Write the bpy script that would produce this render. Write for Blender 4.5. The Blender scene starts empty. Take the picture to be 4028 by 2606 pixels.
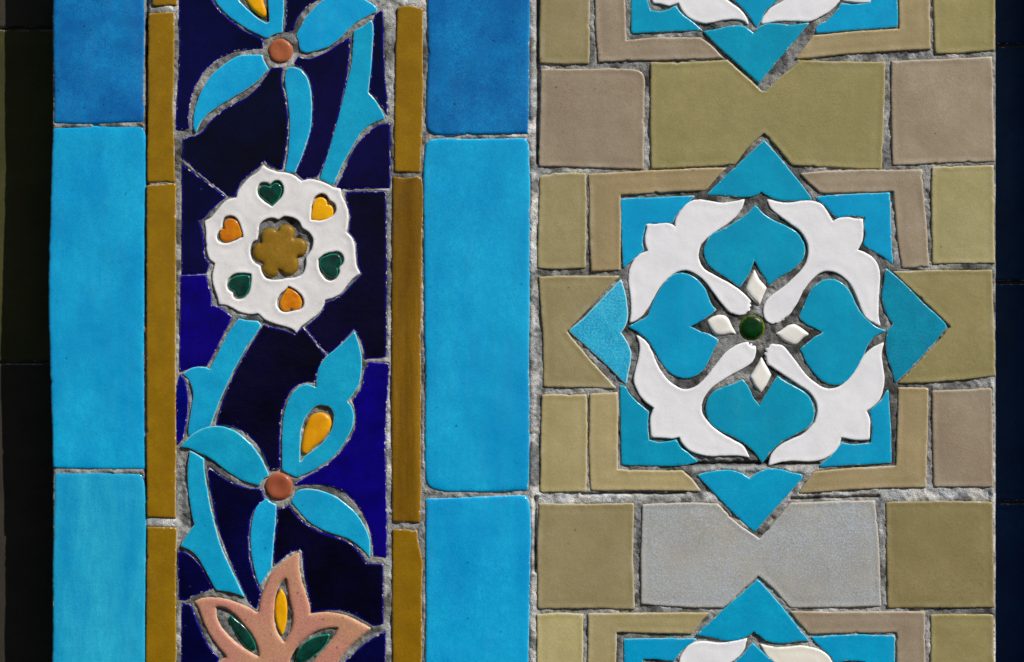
import bpy, math, random
import numpy as np
from mathutils import Vector, geometry

S = 0.00015                       # metres per unit of the survey drawing
rng = np.random.default_rng(7)
random.seed(7)
scene = bpy.context.scene
COL = scene.collection

# ------------------------------------------------------------------ drawing sheets: every sheet has an origin and a scale
SHEET = {'A': (560, 0, .5), 'B': (560, 612, .5), 'C': (560, 1224, .5), 'D': (560, 1836, .5),
         'E': (2100, 480, .5), 'F': (2838, 480, .5), 'G': (2100, 1250, .5), 'H': (2838, 1250, .5),
         'I': (2100, 0, .5), 'J': (2838, 0, .5), 'K': (2100, 1836, .5), 'L': (2838, 1836, .5),
         'W': (0, 0, 1.6924), 'S': (0, 0, 1.0)}


def parse(sheet, text):
    ox, oy, k = SHEET[sheet]
    out = []
    for tok in text.split():
        c = tok.endswith('c')
        if c:
            tok = tok[:-1]
        x, y = tok.split(',')
        out.append((ox + float(x) * k, oy + float(y) * k, c))
    return out


def circle(sheet, cx, cy, r, n=20):
    return ' '.join('%g,%g' % (cx + r * (1 + .012 * math.sin(3 * a + cx)) * math.cos(a), cy + r * math.sin(a))
                    for a in [2 * math.pi * i / n for i in range(n)])


def resample(poly, step):
    poly = np.asarray(poly)
    d = np.hypot(*np.diff(poly, axis=0).T)
    t = np.concatenate([[0], np.cumsum(d)])
    n = max(2, int(round(t[-1] / step)))
    u = np.linspace(0, t[-1], n + 1)
    return np.stack([np.interp(u, t, poly[:, 0]), np.interp(u, t, poly[:, 1])], 1)


def catmull(P, closed, m=14):
    P = [np.array(p, float) for p in P]
    n = len(P)
    out = []
    segs = n if closed else n - 1
    for i in range(segs):
        p1, p2 = P[i], P[(i + 1) % n]
        p0 = P[(i - 1) % n] if (closed or i > 0) else 2 * p1 - p2
        p3 = P[(i + 2) % n] if (closed or i + 2 < n) else 2 * p2 - p1
        t0 = 0.
        t1 = t0 + max(1e-3, np.linalg.norm(p1 - p0)) ** .5
        t2 = t1 + max(1e-3, np.linalg.norm(p2 - p1)) ** .5
        t3 = t2 + max(1e-3, np.linalg.norm(p3 - p2)) ** .5
        for k in range(m):
            t = t1 + (t2 - t1) * k / m
            a1 = (t1 - t) / (t1 - t0) * p0 + (t - t0) / (t1 - t0) * p1
            a2 = (t2 - t) / (t2 - t1) * p1 + (t - t1) / (t2 - t1) * p2
            a3 = (t3 - t) / (t3 - t2) * p2 + (t - t2) / (t3 - t2) * p3
            b1 = (t2 - t) / (t2 - t0) * a1 + (t - t0) / (t2 - t0) * a2
            b2 = (t3 - t) / (t3 - t1) * a2 + (t - t1) / (t3 - t1) * a3
            out.append((t2 - t) / (t2 - t1) * b1 + (t - t1) / (t2 - t1) * b2)
    if not closed:
        out.append(P[-1])
    else:
        out.append(P[0])
    return out


def outline(pts, step=6., wob=1.0, chips=.5, grow=0.):
    """closed curve through pts, hand-cut: corners stay sharp, the rest is smooth and slightly uneven"""
    n = len(pts)
    ci = [i for i in range(n) if pts[i][2]]
    runs = []
    if not ci:
        runs.append(resample(catmull([p[:2] for p in pts], True), step))
    else:
        for a, i in enumerate(ci):
            j = ci[(a + 1) % len(ci)]
            idx = [i]
            k = i
            while True:
                k = (k + 1) % n
                idx.append(k)
                if k == j:
                    break
            runs.append(resample(catmull([pts[q][:2] for q in idx], False), step))
    P = np.concatenate([r[:-1] for r in runs])
    # clockwise in drawing (y down) -> make signed area positive in x, -y
    area = np.sum(P[:, 0] * np.roll(-P[:, 1], -1) - np.roll(P[:, 0], -1) * -P[:, 1])
    if area < 0:
        P = P[::-1]
    # unevenness
    T = np.roll(P, -1, 0) - np.roll(P, 1, 0)
    T /= np.maximum(np.linalg.norm(T, axis=1, keepdims=True), 1e-6)
    N = np.stack([T[:, 1], -T[:, 0]], 1)            # a normal in drawing space
    s = np.concatenate([[0], np.cumsum(np.linalg.norm(np.diff(P, axis=0), axis=1))])
    L = s[-1] + step
    w = np.zeros(len(P))
    for f in (3, 5, 8, 13, 21, 34, 55):
        if L / f > 3.5 * step:
            w += math.sqrt(3. / f) * .55 * np.sin(2 * np.pi * f * s / L + rng.uniform(0, 6.28))
    w *= wob
    w += rng.normal(0, .28 * wob, len(P))
    for _ in range(rng.poisson(chips * L / 900.)):
        c = rng.uniform(0, L)
        dd = np.abs(s - c)
        w += rng.choice([-1, 1], p=[.3, .7]) * 0 - rng.uniform(1.5, 4.) * wob * np.exp(-(dd / rng.uniform(4, 11)) ** 2) * SIGN
    return P + N * (w - grow)[:, None]


SIGN = -1.0


def seg_dist(Q, polys):
    """distance of every point Q to the nearest edge of the closed polys"""
    best = np.full(len(Q), 1e9)
    for P in polys:
        A = P
        B = np.roll(P, -1, 0)
        AB = B - A
        l2 = np.maximum((AB ** 2).sum(1), 1e-9)
        for s0 in range(0, len(Q), 2000):
            q = Q[s0:s0 + 2000]
            AQ = q[:, None, :] - A[None]
            t = np.clip((AQ * AB[None]).sum(2) / l2[None], 0, 1)
            D = AQ - t[..., None] * AB[None]
            best[s0:s0 + 2000] = np.minimum(best[s0:s0 + 2000], np.sqrt((D ** 2).sum(2)).min(1))
    return best


def inside(Q, P):
    x, y = Q[:, 0], Q[:, 1]
    r = np.zeros(len(Q), bool)
    A, B = P, np.roll(P, -1, 0)
    for (ax, ay), (bx, by) in zip(A, B):
        if ay == by:
            continue
        c = (ay > y) != (by > y)
        r ^= c & (x < (bx - ax) * (y - ay) / (by - ay) + ax)
    return r


# ------------------------------------------------------------------ numpy value noise
_lat = rng.random((256, 256))


def vnoise(x, y):
    xi = np.floor(x).astype(int)
    yi = np.floor(y).astype(int)
    fx = x - xi
    fy = y - yi
    fx = fx * fx * (3 - 2 * fx)
    fy = fy * fy * (3 - 2 * fy)
    g = lambda a, b: _lat[a % 256, b % 256]
    return ((g(xi, yi) * (1 - fx) + g(xi + 1, yi) * fx) * (1 - fy)
            + (g(xi, yi + 1) * (1 - fx) + g(xi + 1, yi + 1) * fx) * fy)


def fbm(x, y, o=3):
    v = 0
    a = .5
    t = 0
    for k in range(o):
        v = v + a * vnoise(x * 2 ** k + 17.3 * k, y * 2 ** k + 5.1 * k)
        t += a
        a *= .5
    return v / t


# ------------------------------------------------------------------ materials
class NT:
    def __init__(self, name):
        self.m = bpy.data.materials.new(name)
        self.m.use_nodes = True
        self.t = self.m.node_tree
        self.t.nodes.clear()

    def n(self, typ, inp=None, **kw):
        nd = self.t.nodes.new(typ)
        for k, v in kw.items():
            setattr(nd, k, v)
        for k, v in (inp or {}).items():
            if isinstance(v, bpy.types.NodeSocket):
                self.t.links.new(v, nd.inputs[k])
            else:
                nd.inputs[k].default_value = v
        return nd

    def noise(self, pos, scale, detail=2., rough=.5):
        return self.n('ShaderNodeTexNoise', {'Vector': pos, 'Scale': scale, 'Detail': detail, 'Roughness': rough}).outputs['Fac']

    def rng(self, v, a, b, c=0., d=1., smooth=False):
        nd = self.n('ShaderNodeMapRange', {0: v, 1: a, 2: b, 3: c, 4: d})
        if smooth:
            nd.interpolation_type = 'SMOOTHSTEP'
        return nd.outputs[0]

    def math(self, op, a, b=0.):
        return self.n('ShaderNodeMath', {0: a, 1: b}, operation=op).outputs[0]

    def mix(self, f, a, b, mode='MIX'):
        nd = self.n('ShaderNodeMix', data_type='RGBA', blend_type=mode)
        for i, v in ((0, f), (6, a), (7, b)):
            if isinstance(v, bpy.types.NodeSocket):
                self.t.links.new(v, nd.inputs[i])
            else:
                nd.inputs[i].default_value = v
        return nd.outputs[2]


def c4(c):
    return (c[0], c[1], c[2], 1.)


def srgb(r, g, b, k=1.0):
    f = lambda v: ((v / 255 + .055) / 1.055) ** 2.4 if v > 10 else v / 255 / 12.92
    return tuple(min(1., f(v) * k) for v in (r, g, b))


MATS = {}


def glaze(name, col, deep, rim, rimw=6., rimf=.7, rough=.2, spec=.3, cloud=45., grain=.12, speck=(0, 0, 0),
          speckf=0., bump=.12, chalk=.25, vary=.12, fleck=None, fleckf=.5, streak=1., film=0., dust=.012):
    """fired glaze over clay: clouded body, thinner and paler at the arris, pinholes and specks"""
    t = NT(name)
    geo = t.n('ShaderNodeNewGeometry')
    oi = t.n('ShaderNodeObjectInfo')
    off = t.n('ShaderNodeVectorMath', {0: geo.outputs['Position'], 1: oi.outputs['Location']}, operation='ADD').outputs[0]
    pos = off
    if streak != 1.:
        pos = t.n('ShaderNodeMapping', {'Vector': off, 'Scale': (1, 1, streak)}).outputs[0]
    big = t.noise(pos, cloud, 4., .6)
    f = t.rng(big, .32, .68, 0, 1, True)
    c = t.mix(f, c4(col), c4(deep))
    mid = t.noise(pos, 420., 3., .65)
    c = t.mix(t.rng(mid, .38, .66, 0, .38), c, c4(deep))
    c = t.mix(t.rng(t.noise(off, cloud * 3.2, 3., .65), .36, .64, 0, .45), c, c4([.5 * (p + q) * .9 for p, q in zip(col, deep)]))
    g = t.noise(off, 1500., 2., .7)
    val = t.rng(g, .3, .7, 1 - grain, 1 + grain)
    if fleck:
        fl = t.noise(off, 900., 2., .75)
        big2 = t.noise(off, 30., 2., .5)
        th = t.math('ADD', fl, t.rng(big2, .35, .65, -.045, .045))
        c = t.mix(t.rng(th, .50, .58, 0, fleckf), c, c4(fleck))
    # per-piece variation of the firing
    hv = t.n('ShaderNodeHueSaturation', {'Hue': t.rng(oi.outputs['Random'], 0, 1, .5 - vary * .06, .5 + vary * .06),
                                         'Saturation': 1.,
                                         'Value': t.math('MULTIPLY', val, t.rng(oi.outputs['Random'], 0, 1, 1 - vary, 1 + vary)),
                                         'Color': c}).outputs[0]
    c = hv
    if speckf > 0:
        vo = t.n('ShaderNodeTexVoronoi', {'Vector': off, 'Scale': 260.})
        d = t.rng(vo.outputs['Distance'], .06, .24, 1, 0)
        sel = t.n('ShaderNodeSeparateColor', {0: vo.outputs['Color']}).outputs[0]
        k = t.math('MULTIPLY', d, t.rng(sel, 1 - speckf, 1 - speckf + .02, 0, .8))
        c = t.mix(k, c, c4(speck))
    at = t.n('ShaderNodeAttribute', attribute_name='edge').outputs['Fac']
    en = t.math('ADD', at, t.rng(t.noise(off, 260., 3., .6), .2, .8, -rimw * .35, rimw * .35))
    c = t.mix(t.rng(en, 0, rimw, rimf, 0, True), c, c4(rim))
    # mortar film and worn glaze right on the arris, patchy
    ch = t.math('MULTIPLY', t.rng(t.noise(off, 95., 3., .7), .44, .6, 0, 1), t.rng(at, 1.2, 3.4, chalk * 2.2, 0))
    c = t.mix(t.math('MINIMUM', ch, .85), c, (.5, .48, .43, 1))
    # small chips in the arris that show the buff clay body
    cn = t.math('MULTIPLY', t.rng(t.noise(off, 380., 2., .6), .60, .64, 0, 1), t.rng(t.math('ADD', at, t.rng(t.noise(off, 900., 2., .6), .3, .7, -2, 2)), 3.2, 4.6, .9 if chalk > 0 else 0., 0))
    c = t.mix(cn, c, (.50, .44, .35, 1))
    if film > 0:
        fm = t.math('MULTIPLY', t.rng(t.noise(off, 42., 5., .7), .5, .66, 0, 1), t.rng(at, 2, 26, film, film * .12))
        c = t.mix(fm, c, (.58, .57, .52, 1))
    # thin dust and run-off marks that carry on across the pieces
    wp = t.n('ShaderNodeMapping', {'Vector': geo.outputs['Position'], 'Scale': (1, 1, .16)}).outputs[0]
    dm = t.math('MULTIPLY', t.rng(t.noise(wp, 110., 4., .65), .48, .68, 0, dust), t.rng(t.noise(geo.outputs['Position'], 16., 3., .5), .4, .6, .15, 1))
    dm = t.math('ADD', dm, t.rng(t.noise(geo.outputs['Position'], 620., 3., .75), .62, .72, 0, dust * 1.2))
    c = t.mix(dm, c, (.46, .45, .41, 1))
    h = t.math('ADD', t.math('MULTIPLY', t.noise(off, 700., 2., .5), .35), t.noise(off, 190., 3., .5))
    pit = t.n('ShaderNodeTexVoronoi', {'Vector': off, 'Scale': 150.})
    psel = t.n('ShaderNodeSeparateColor', {0: pit.outputs['Color']}).outputs[1]
    pd = t.math('MULTIPLY', t.rng(pit.outputs['Distance'], .0, .12, 1., 0), t.rng(psel, .955, .965, 0, .7))
    h = t.math('ADD', h, pd)
    bp = t.n('ShaderNodeBump', {'Strength': bump, 'Distance': .0011, 'Height': h}).outputs[0]
    rr = t.rng(t.noise(off, 130., 3., .6), .3, .7, rough * .8, rough * 1.35)
    p = t.n('ShaderNodeBsdfPrincipled', {'Base Color': c, 'Roughness': rr, 'Specular IOR Level': spec, 'Normal': bp})
    o = t.n('ShaderNodeOutputMaterial', {0: p.outputs[0]})
    MATS[name] = t.m
    return t.m


K = 1.03
glaze('turquoise_leaf', srgb(18, 166, 208), srgb(2, 142, 192), srgb(105, 214, 228), 5, .65, cloud=55, speck=srgb(0, 60, 110), speckf=.02, rough=.18, grain=.15)
glaze('turquoise_star', srgb(2, 156, 196), srgb(0, 138, 182), srgb(80, 198, 208), 4, .6, cloud=45, rough=.2, chalk=.2, grain=.15, speck=srgb(0, 70, 100), speckf=.015)
glaze('turquoise_pale', srgb(40, 172, 208, K), srgb(6, 140, 184, K), srgb(165, 220, 228, K), 7, .8, cloud=90, fleck=srgb(95, 195, 220, K), fleckf=.45, rough=.18)
glaze('turquoise_dark_point', srgb(0, 148, 184), srgb(0, 128, 166), srgb(70, 185, 205), 5, .6, cloud=90, fleck=srgb(0, 102, 138), fleckf=.45)
glaze('turquoise_brick', srgb(20, 168, 214), srgb(0, 136, 194), srgb(110, 208, 228), 5, .5, cloud=28, speck=srgb(0, 60, 80), speckf=.03, rough=.16, streak=.5, grain=.19, chalk=.1, vary=.03)
glaze('turquoise_streaked', srgb(44, 174, 206), srgb(0, 136, 190), srgb(110, 208, 224), 5, .5, cloud=38, speck=srgb(20, 80, 50), speckf=.02, rough=.16, streak=.2, grain=.18, chalk=.1, vary=.0)
glaze('azure_brick', srgb(14, 126, 186), srgb(0, 84, 152), srgb(60, 170, 210), 6, .45, cloud=30, grain=.34, speck=srgb(0, 46, 96), speckf=.07, rough=.18, chalk=.1, vary=.05)
glaze('cobalt_black', srgb(4, 4, 44), srgb(0, 0, 8), srgb(16, 6, 118), 11, .9, cloud=22, rough=.13, spec=.16, grain=.25, speck=srgb(60, 90, 130), speckf=.012, chalk=.12, bump=.08, dust=.0)
glaze('cobalt_navy', srgb(4, 4, 64), srgb(0, 0, 28), srgb(18, 10, 128), 10, .85, cloud=26, rough=.13, spec=.16, grain=.25, speck=srgb(60, 90, 150), speckf=.012, chalk=.12, bump=.08, dust=.0)
glaze('cobalt_bright', srgb(13, 0, 124), srgb(6, 0, 88), srgb(44, 24, 170), 7, .7, cloud=50, rough=.14, spec=.12, grain=.25, speck=srgb(2, 0, 34), speckf=.1, chalk=.15, bump=.07, dust=.0)
glaze('ochre', srgb(142, 107, 11), srgb(124, 91, 7), srgb(166, 130, 46), 5, .55, cloud=60, rough=.24, spec=.25, grain=.14, speck=srgb(164, 128, 40), speckf=.03, bump=.12, vary=.03)
glaze('ochre_fluted', srgb(140, 103, 18), srgb(98, 68, 8), srgb(152, 114, 40), 6, .5, cloud=75, rough=.2, spec=.25, grain=.22, streak=.12, vary=.0)
glaze('olive', srgb(156, 145, 106), srgb(143, 132, 92), srgb(180, 165, 118), 8, .5, cloud=34, rough=.33, spec=.28, grain=.15, speck=srgb(80, 66, 46), speckf=.02, bump=.16, film=.3)
glaze('olive_deep', srgb(146, 135, 92), srgb(132, 122, 80), srgb(166, 148, 100), 8, .45, cloud=30, rough=.33, spec=.28, grain=.15, speck=srgb(70, 58, 40), speckf=.012, bump=.19, film=.2)
glaze('olive_pale', srgb(172, 160, 116), srgb(158, 146, 100), srgb(188, 174, 126), 8, .45, cloud=34, rough=.33, spec=.28, grain=.14, bump=.16, film=.3)
glaze('sand', srgb(165, 148, 110), srgb(151, 135, 98), srgb(188, 168, 124), 8, .5, cloud=40, rough=.33, spec=.28, grain=.15, speck=srgb(80, 60, 40), speckf=.015, bump=.16, film=.25)
glaze('taupe', srgb(156, 142, 122), srgb(140, 125, 105), srgb(182, 162, 136), 8, .5, cloud=34, rough=.38, spec=.25, grain=.17, speck=srgb(80, 45, 35), speckf=.03, bump=.17, film=.25, vary=.07)
glaze('grey_fleck', srgb(163, 160, 151), srgb(150, 149, 144), srgb(190, 172, 144), 8, .6, cloud=24, rough=.4, spec=.25, grain=.18, fleck=srgb(164, 177, 194), fleckf=.7, bump=.17, vary=.0, speck=srgb(70, 60, 50), speckf=.02)
glaze('white_glaze', (.76, .76, .79), (.72, .72, .76), (.82, .82, .84), 6, .6, cloud=24, rough=.22, spec=.32, grain=.045, speck=srgb(110, 100, 150), speckf=.004, chalk=.1, vary=.02, bump=.1)
glaze('white_rosette', (.72, .70, .70), (.68, .66, .67), (.78, .76, .74), 7, .6, cloud=24, rough=.22, spec=.32, grain=.05, speck=srgb(70, 70, 180), speckf=.012, chalk=.1, vary=.0, bump=.12)
glaze('cream_glaze', (.76, .73, .66), (.71, .68, .60), (.84, .82, .76), 6, .6, cloud=30, rough=.22, spec=.32, grain=.04, chalk=.1, vary=.02)
glaze('pearl', (.78, .76, .72), (.70, .68, .64), (.86, .85, .82), 8, .5, cloud=60, rough=.2, spec=.4, grain=.03, chalk=0., vary=.03)
glaze('terracotta', srgb(164, 90, 60), srgb(138, 74, 48), srgb(196, 116, 76), 9, .6, cloud=90, rough=.34, spec=.25, grain=.14, chalk=0.)
glaze('pink', srgb(178, 114, 106), srgb(180, 134, 104), srgb(212, 178, 136), 7, .75, cloud=34, rough=.42, spec=.22, grain=.24, speck=srgb(120, 50, 62), speckf=.16, bump=.17, chalk=.05, vary=0.)
glaze('yellow', srgb(222, 158, 8), srgb(200, 132, 4), srgb(228, 172, 40), 6, .4, cloud=80, rough=.26, spec=.25, grain=.1, chalk=0.)
glaze('orange', srgb(212, 134, 14), srgb(184, 94, 6), srgb(220, 150, 40), 6, .4, cloud=130, rough=.22, spec=.3, grain=.14, chalk=0., vary=.04)
glaze('emerald', srgb(0, 72, 58), srgb(0, 30, 28), srgb(20, 146, 118), 6, .9, cloud=120, rough=.16, spec=.35, grain=.2, chalk=0., vary=.05)
glaze('bottle_green', srgb(2, 62, 22), srgb(0, 32, 12), srgb(128, 136, 26), 15, .85, cloud=150, rough=.3, spec=.2, grain=.25, chalk=0.)
glaze('floret', srgb(144, 110, 34), srgb(126, 94, 20), srgb(112, 80, 12), 14, .6, cloud=90, rough=.36, spec=.2, grain=.2, chalk=0., vary=0.)
glaze('shade_darkened_olive', srgb(70, 68, 40), srgb(58, 58, 34), srgb(78, 76, 46), 8, .4, cloud=30, rough=.5, spec=.06, grain=.15, dust=.0)  # olive darkened in its base colour to deepen the recess's shade
glaze('shade_darkened_brown', srgb(62, 57, 50), srgb(52, 48, 42), srgb(70, 66, 58), 8, .4, cloud=30, rough=.5, spec=.06, grain=.15, dust=.0)  # brown likewise: part of the recess shadow is put into the colour
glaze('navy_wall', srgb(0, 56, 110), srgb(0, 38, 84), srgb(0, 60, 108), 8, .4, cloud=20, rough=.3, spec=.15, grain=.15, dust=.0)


def mortar_mat():
    t = NT('sandy_mortar')
    geo = t.n('ShaderNodeNewGeometry')
    pos = geo.outputs['Position']
    sh = t.n('ShaderNodeAttribute', attribute_name='shade').outputs['Fac']
    g = t.noise(pos, 1500., 3., .8)
    g2 = t.noise(pos, 330., 4., .7)
    v = t.math('MULTIPLY', sh, t.rng(g, .28, .72, .5, 1.45))
    v = t.math('MULTIPLY', v, t.rng(g2, .3, .7, .7, 1.3))
    tint = t.mix(t.rng(t.noise(pos, 60., 3., .6), .35, .65, 0, 1), (1., .97, .9, 1), (.92, .96, 1., 1))
    c = t.mix(1., tint, t.n('ShaderNodeCombineColor', {0: v, 1: v, 2: v}).outputs[0], 'MULTIPLY')
    vo = t.n('ShaderNodeTexVoronoi', {'Vector': pos, 'Scale': 1300.})
    h = t.math('ADD', t.math('MULTIPLY', vo.outputs['Distance'], -.8), t.noise(pos, 700., 3., .7))
    bp = t.n('ShaderNodeBump', {'Strength': .55, 'Distance': .0006, 'Height': h}).outputs[0]
    p = t.n('ShaderNodeBsdfPrincipled', {'Base Color': c, 'Roughness': .92, 'Specular IOR Level': .1, 'Normal': bp})
    t.n('ShaderNodeOutputMaterial', {0: p.outputs[0]})
    return t.m


MORTAR = mortar_mat()

# ------------------------------------------------------------------ building pieces
ALL = []                              # outlines of every piece, for the mortar bed


def world(x, y, h=0.):
    return Vector(((x - 2014.) * S, -h * S, (1303. - y) * S))


def tag(o, label=None, cat=None, group=None, kind=None):
    for k, v in (('label', label), ('category', cat), ('group', group), ('kind', kind)):
        if v:
            o[k] = v


def thing(name, x, y, label, cat, group=None):
    o = bpy.data.objects.new(name, None)
    o.empty_display_size = .01
    COL.objects.link(o)
    o.location = world(x, y)
    o['_w'] = tuple(o.location)
    tag(o, label, cat, group)
    return o


def piece(name, sheet, pts, mat, label=None, cat=None, group=None, parent=None, holes=(), z=0., r=6., pillow=0., pr=60.,
          wob=.9, chips=.5, tilt=.6, zfn=None, base=-34., rimh=0., step=6., und=.5, dish=0., grow=1.6):
    """one fired piece: rounded arris, slightly uneven face, straight sides down into the bed"""
    P0 = parse(sheet, pts) if isinstance(pts, str) else pts
    O = outline(P0, step, wob, chips, grow)
    H = [outline(parse(sheet, h), step * .8, wob * .7, 0.) for h in holes]
    polys = [O] + H
    ALL.append((O, H))
    cand = []
    rings = [r * .05, r * .2, r * .5, r * .9, r * 1.5, r * 2.3]
    if pillow or rimh or dish:
        rings += [r * 2.3 + 10 * k for k in range(1, 5)]
    for P in polys:
        T = np.roll(P, -1, 0) - np.roll(P, 1, 0)
        T /= np.maximum(np.linalg.norm(T, axis=1, keepdims=True), 1e-6)
        N = np.stack([T[:, 1], -T[:, 0]], 1)
        for d in rings:
            for s in (1, -1):
                q = P + N * d * s
                if d > r * 1.2:
                    q = q[::2]
                cand.append(np.c_[q, np.full(len(q), d)])
    lo, hi = O.min(0), O.max(0)
    g = 22. if (hi - lo).max() > 200 else 12.
    gx, gy = np.meshgrid(np.arange(lo[0], hi[0], g), np.arange(lo[1], hi[1], g))
    q = np.c_[gx.ravel(), gy.ravel()] + rng.uniform(-g * .2, g * .2, (gx.size, 2))
    cand.append(np.c_[q, np.full(len(q), r * 1.6)])
    cand = np.concatenate(cand)
    ok = inside(cand[:, :2], O)
    for h in H:
        ok &= ~inside(cand[:, :2], h)
    cand = cand[ok]
    D = seg_dist(cand[:, :2], polys)
    cand = cand[D > cand[:, 2] * .965]
    V = [tuple(p) for P in polys for p in P] + [tuple(p) for p in cand[:, :2]]
    edges = []
    k = 0
    for P in polys:
        n = len(P)
        edges += [(k + i, k + (i + 1) % n) for i in range(n)]
        k += n
    res = geometry.delaunay_2d_cdt([Vector((p[0], -p[1])) for p in V], edges, [], 0, .01)
    vv = np.array([(v.x, -v.y) for v in res[0]])
    tri = np.array([f for f in res[2] if len(f) == 3])
    cen = vv[tri].mean(1)
    ok = inside(cen, O)
    for h in H:
        ok &= ~inside(cen, h)
    tri = tri[ok]
    used = np.unique(tri)
    mp = -np.ones(len(vv), int)
    mp[used] = np.arange(len(used))
    vv = vv[used]
    tri = mp[tri]
    d = seg_dist(vv, polys)
    d[d < 1e-3] = 0
    hgt = np.where(d < r, -r + np.sqrt(np.maximum(r * r - (r - np.minimum(d, r)) ** 2, 0)), 0.)
    if pillow:
        hgt += pillow * (1 - np.exp(-np.maximum(d - r * .3, 0) / pr))
    if rimh:
        hgt += rimh * (np.exp(-((d - r * 1.0) / 7.) ** 2) - .8 * np.exp(-((d - r - 18.) / 11.) ** 2))
    if dish:
        hgt -= dish * np.clip((d - r * .8) / 30., 0, 1) ** 2
    hgt += und * (fbm(vv[:, 0] / 90. + 31 * rng.random(), vv[:, 1] / 90.) - .5) * 4.
    c = vv.mean(0)
    tx, ty = rng.normal(0, tilt, 2)
    span = np.maximum(hi - lo, 1)
    hgt += tx * (vv[:, 0] - c[0]) / span[0] * 2 + ty * (vv[:, 1] - c[1]) / span[1] * 2
    if zfn:
        hgt += zfn(vv[:, 0], vv[:, 1])
    hgt += z
    # boundary loops and side walls
    e = np.concatenate([tri[:, [0, 1]], tri[:, [1, 2]], tri[:, [2, 0]]])
    key = np.sort(e, 1)
    u, inv, cnt = np.unique(key, axis=0, return_inverse=True, return_counts=True)
    be = e[cnt[inv.ravel()] == 1]
    bv = np.unique(be)
    low = {v: len(vv) + i for i, v in enumerate(bv)}
    o = (lo + hi) / 2
    co = np.zeros((len(vv) + len(bv), 3))
    co[:len(vv)] = np.c_[(vv[:, 0] - o[0]) * S, -hgt * S, -(vv[:, 1] - o[1]) * S]
    co[len(vv):] = co[bv]
    co[len(vv):, 1] = -base * S
    faces = [tuple(t) for t in tri]
    # orient so the face looks out of the wall
    t = tri[0]
    a, b, cc = co[t[0]], co[t[1]], co[t[2]]
    flip = np.cross(b - a, cc - a)[1] > 0
    if flip:
        faces = [f[::-1] for f in faces]
    for i, j in be:
        q = (i, low[i], low[j], j)
        faces.append(q[::-1] if flip else q)
    me = bpy.data.meshes.new(name)
    me.from_pydata(co.tolist(), [], faces)
    me.polygons.foreach_set('use_smooth', [True] * len(faces))
    at = me.attributes.new('edge', 'FLOAT', 'POINT')
    at.data.foreach_set('value', np.r_[d, np.zeros(len(bv))].astype(np.float32))
    me.materials.append(MATS[mat])
    ob = bpy.data.objects.new(name, me)
    COL.objects.link(ob)
    w = world(o[0], o[1])
    if parent is not None:
        ob.parent = parent
        ob.location = w - Vector(parent['_w'])
    else:
        ob.location = w
    ob['_w'] = tuple(w)
    tag(ob, label, cat, group)
    return ob


# ================================================================== THE FLORAL STRIP
G_COB = 'cobalt background tiles of the floral strip'


def cobalt(sheet, pts, mat, label, **kw):
    kw.setdefault('r', 5.)
    kw.setdefault('z', -2.)
    return piece('cobalt_tile', sheet, pts, mat, label, 'mosaic tile', G_COB, **kw)


cobalt('A', '290,-60c 500,-60c 545,0 600,75 680,150 790,235 900,290 950,318c 945,380c 880,385 760,395 660,430 570,480 490,560 430,650 390,750 370,850 360,950 370,1010c 262,1022c 268,850 285,560 292,250',
       'cobalt_navy', 'dark blue tile left of the upper blossom, its foot tapering beside the left leaf')
cobalt('A', '1142,-60c 1450,-60c 1370,0 1290,60 1230,130 1200,200 1185,245c 1120,250c 1130,120',
       'cobalt_navy', 'small dark blue wedge tile between the upper blossom\'s bud and its upper right leaf')
cobalt('A', '1835,110c 1890,80c 1895,200 1900,450 1918,700 1930,910c 1880,830 1840,770 1787,725c 1802,560 1818,350 1815,160c',
       'cobalt_navy', 'narrow dark blue sliver tile right of the thorned stem at the top')
cobalt('A', '1015,535c 1110,530c 1095,610 1102,690 1127,790 1142,900 1145,1050 1130,1190 1095,1335c 1025,1312 960,1262c 920,1312 850,1368 785,1425 748,1490 733,1547c 680,1545c 560,1450 430,1345 310,1245c 320,1160 318,1095c 400,1070 470,1040 530,960 600,895 700,830 820,765 900,700 965,610',
       'cobalt_black', 'large black-blue tile above the white rosette and below the upper blossom')
cobalt('A', '1225,450c 1320,465 1430,420 1540,350 1635,290c 1630,400 1610,580 1570,780 1520,980 1460,1200 1400,1350 1370,1395c 1310,1400 1270,1412c 1212,1362c 1262,1230 1312,1090 1340,950 1343,800 1330,680 1295,590 1245,530 1195,500c',
       'cobalt_navy', 'long dark blue tile between the drooping leaf and the thorned stem')
cobalt('A', '1945,970c 1950,1200 1945,1480c 1700,1485 1580,1490 1525,1475c 1580,1370 1650,1200 1720,1100 1790,1030 1870,985',
       'cobalt_navy', 'dark blue tile with one curved side, right of the stem foot above the rosette')
cobalt('B', '310,70c 420,150 560,250 655,328c 600,370 540,430 480,490 440,515c 465,580 480,680 490,790 510,830 530,855c 505,930c 310,935c',
       'cobalt_navy', 'dark blue five-sided tile touching the left side of the white rosette')
cobalt('B', '300,945c 500,942c 510,1000 540,1100 540,1180c 600,1195 660,1235 705,1270c 650,1374 580,1524 510,1655c 430,1658 360,1680 292,1705c',
       'cobalt_bright', 'bright cobalt speckled tile below left of the rosette, beside the stem top')
cobalt('C', '297,495c 330,545 350,610 357,720 347,860 318,1005c 270,1058c 265,800 270,600',
       'cobalt_bright', 'slim crescent of bright cobalt between the left ochre bar and a blue stem')
cobalt('C', '950,105c 985,118 1060,135 1140,155 1200,182c 1230,155 1265,130c 1330,210 1400,300 1445,352c 1400,420 1375,480 1360,560c 1320,560 1250,570 1185,605 1145,665 1115,735 1090,850 1082,1000 1078,1240c 1003,1252c 985,1200 945,1110 885,1028 805,955 725,912 640,898 582,898c 605,800 655,650 725,490 805,350 885,220',
       'cobalt_black', 'largest black-blue tile, below the rosette between the stem and the bud')
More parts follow.
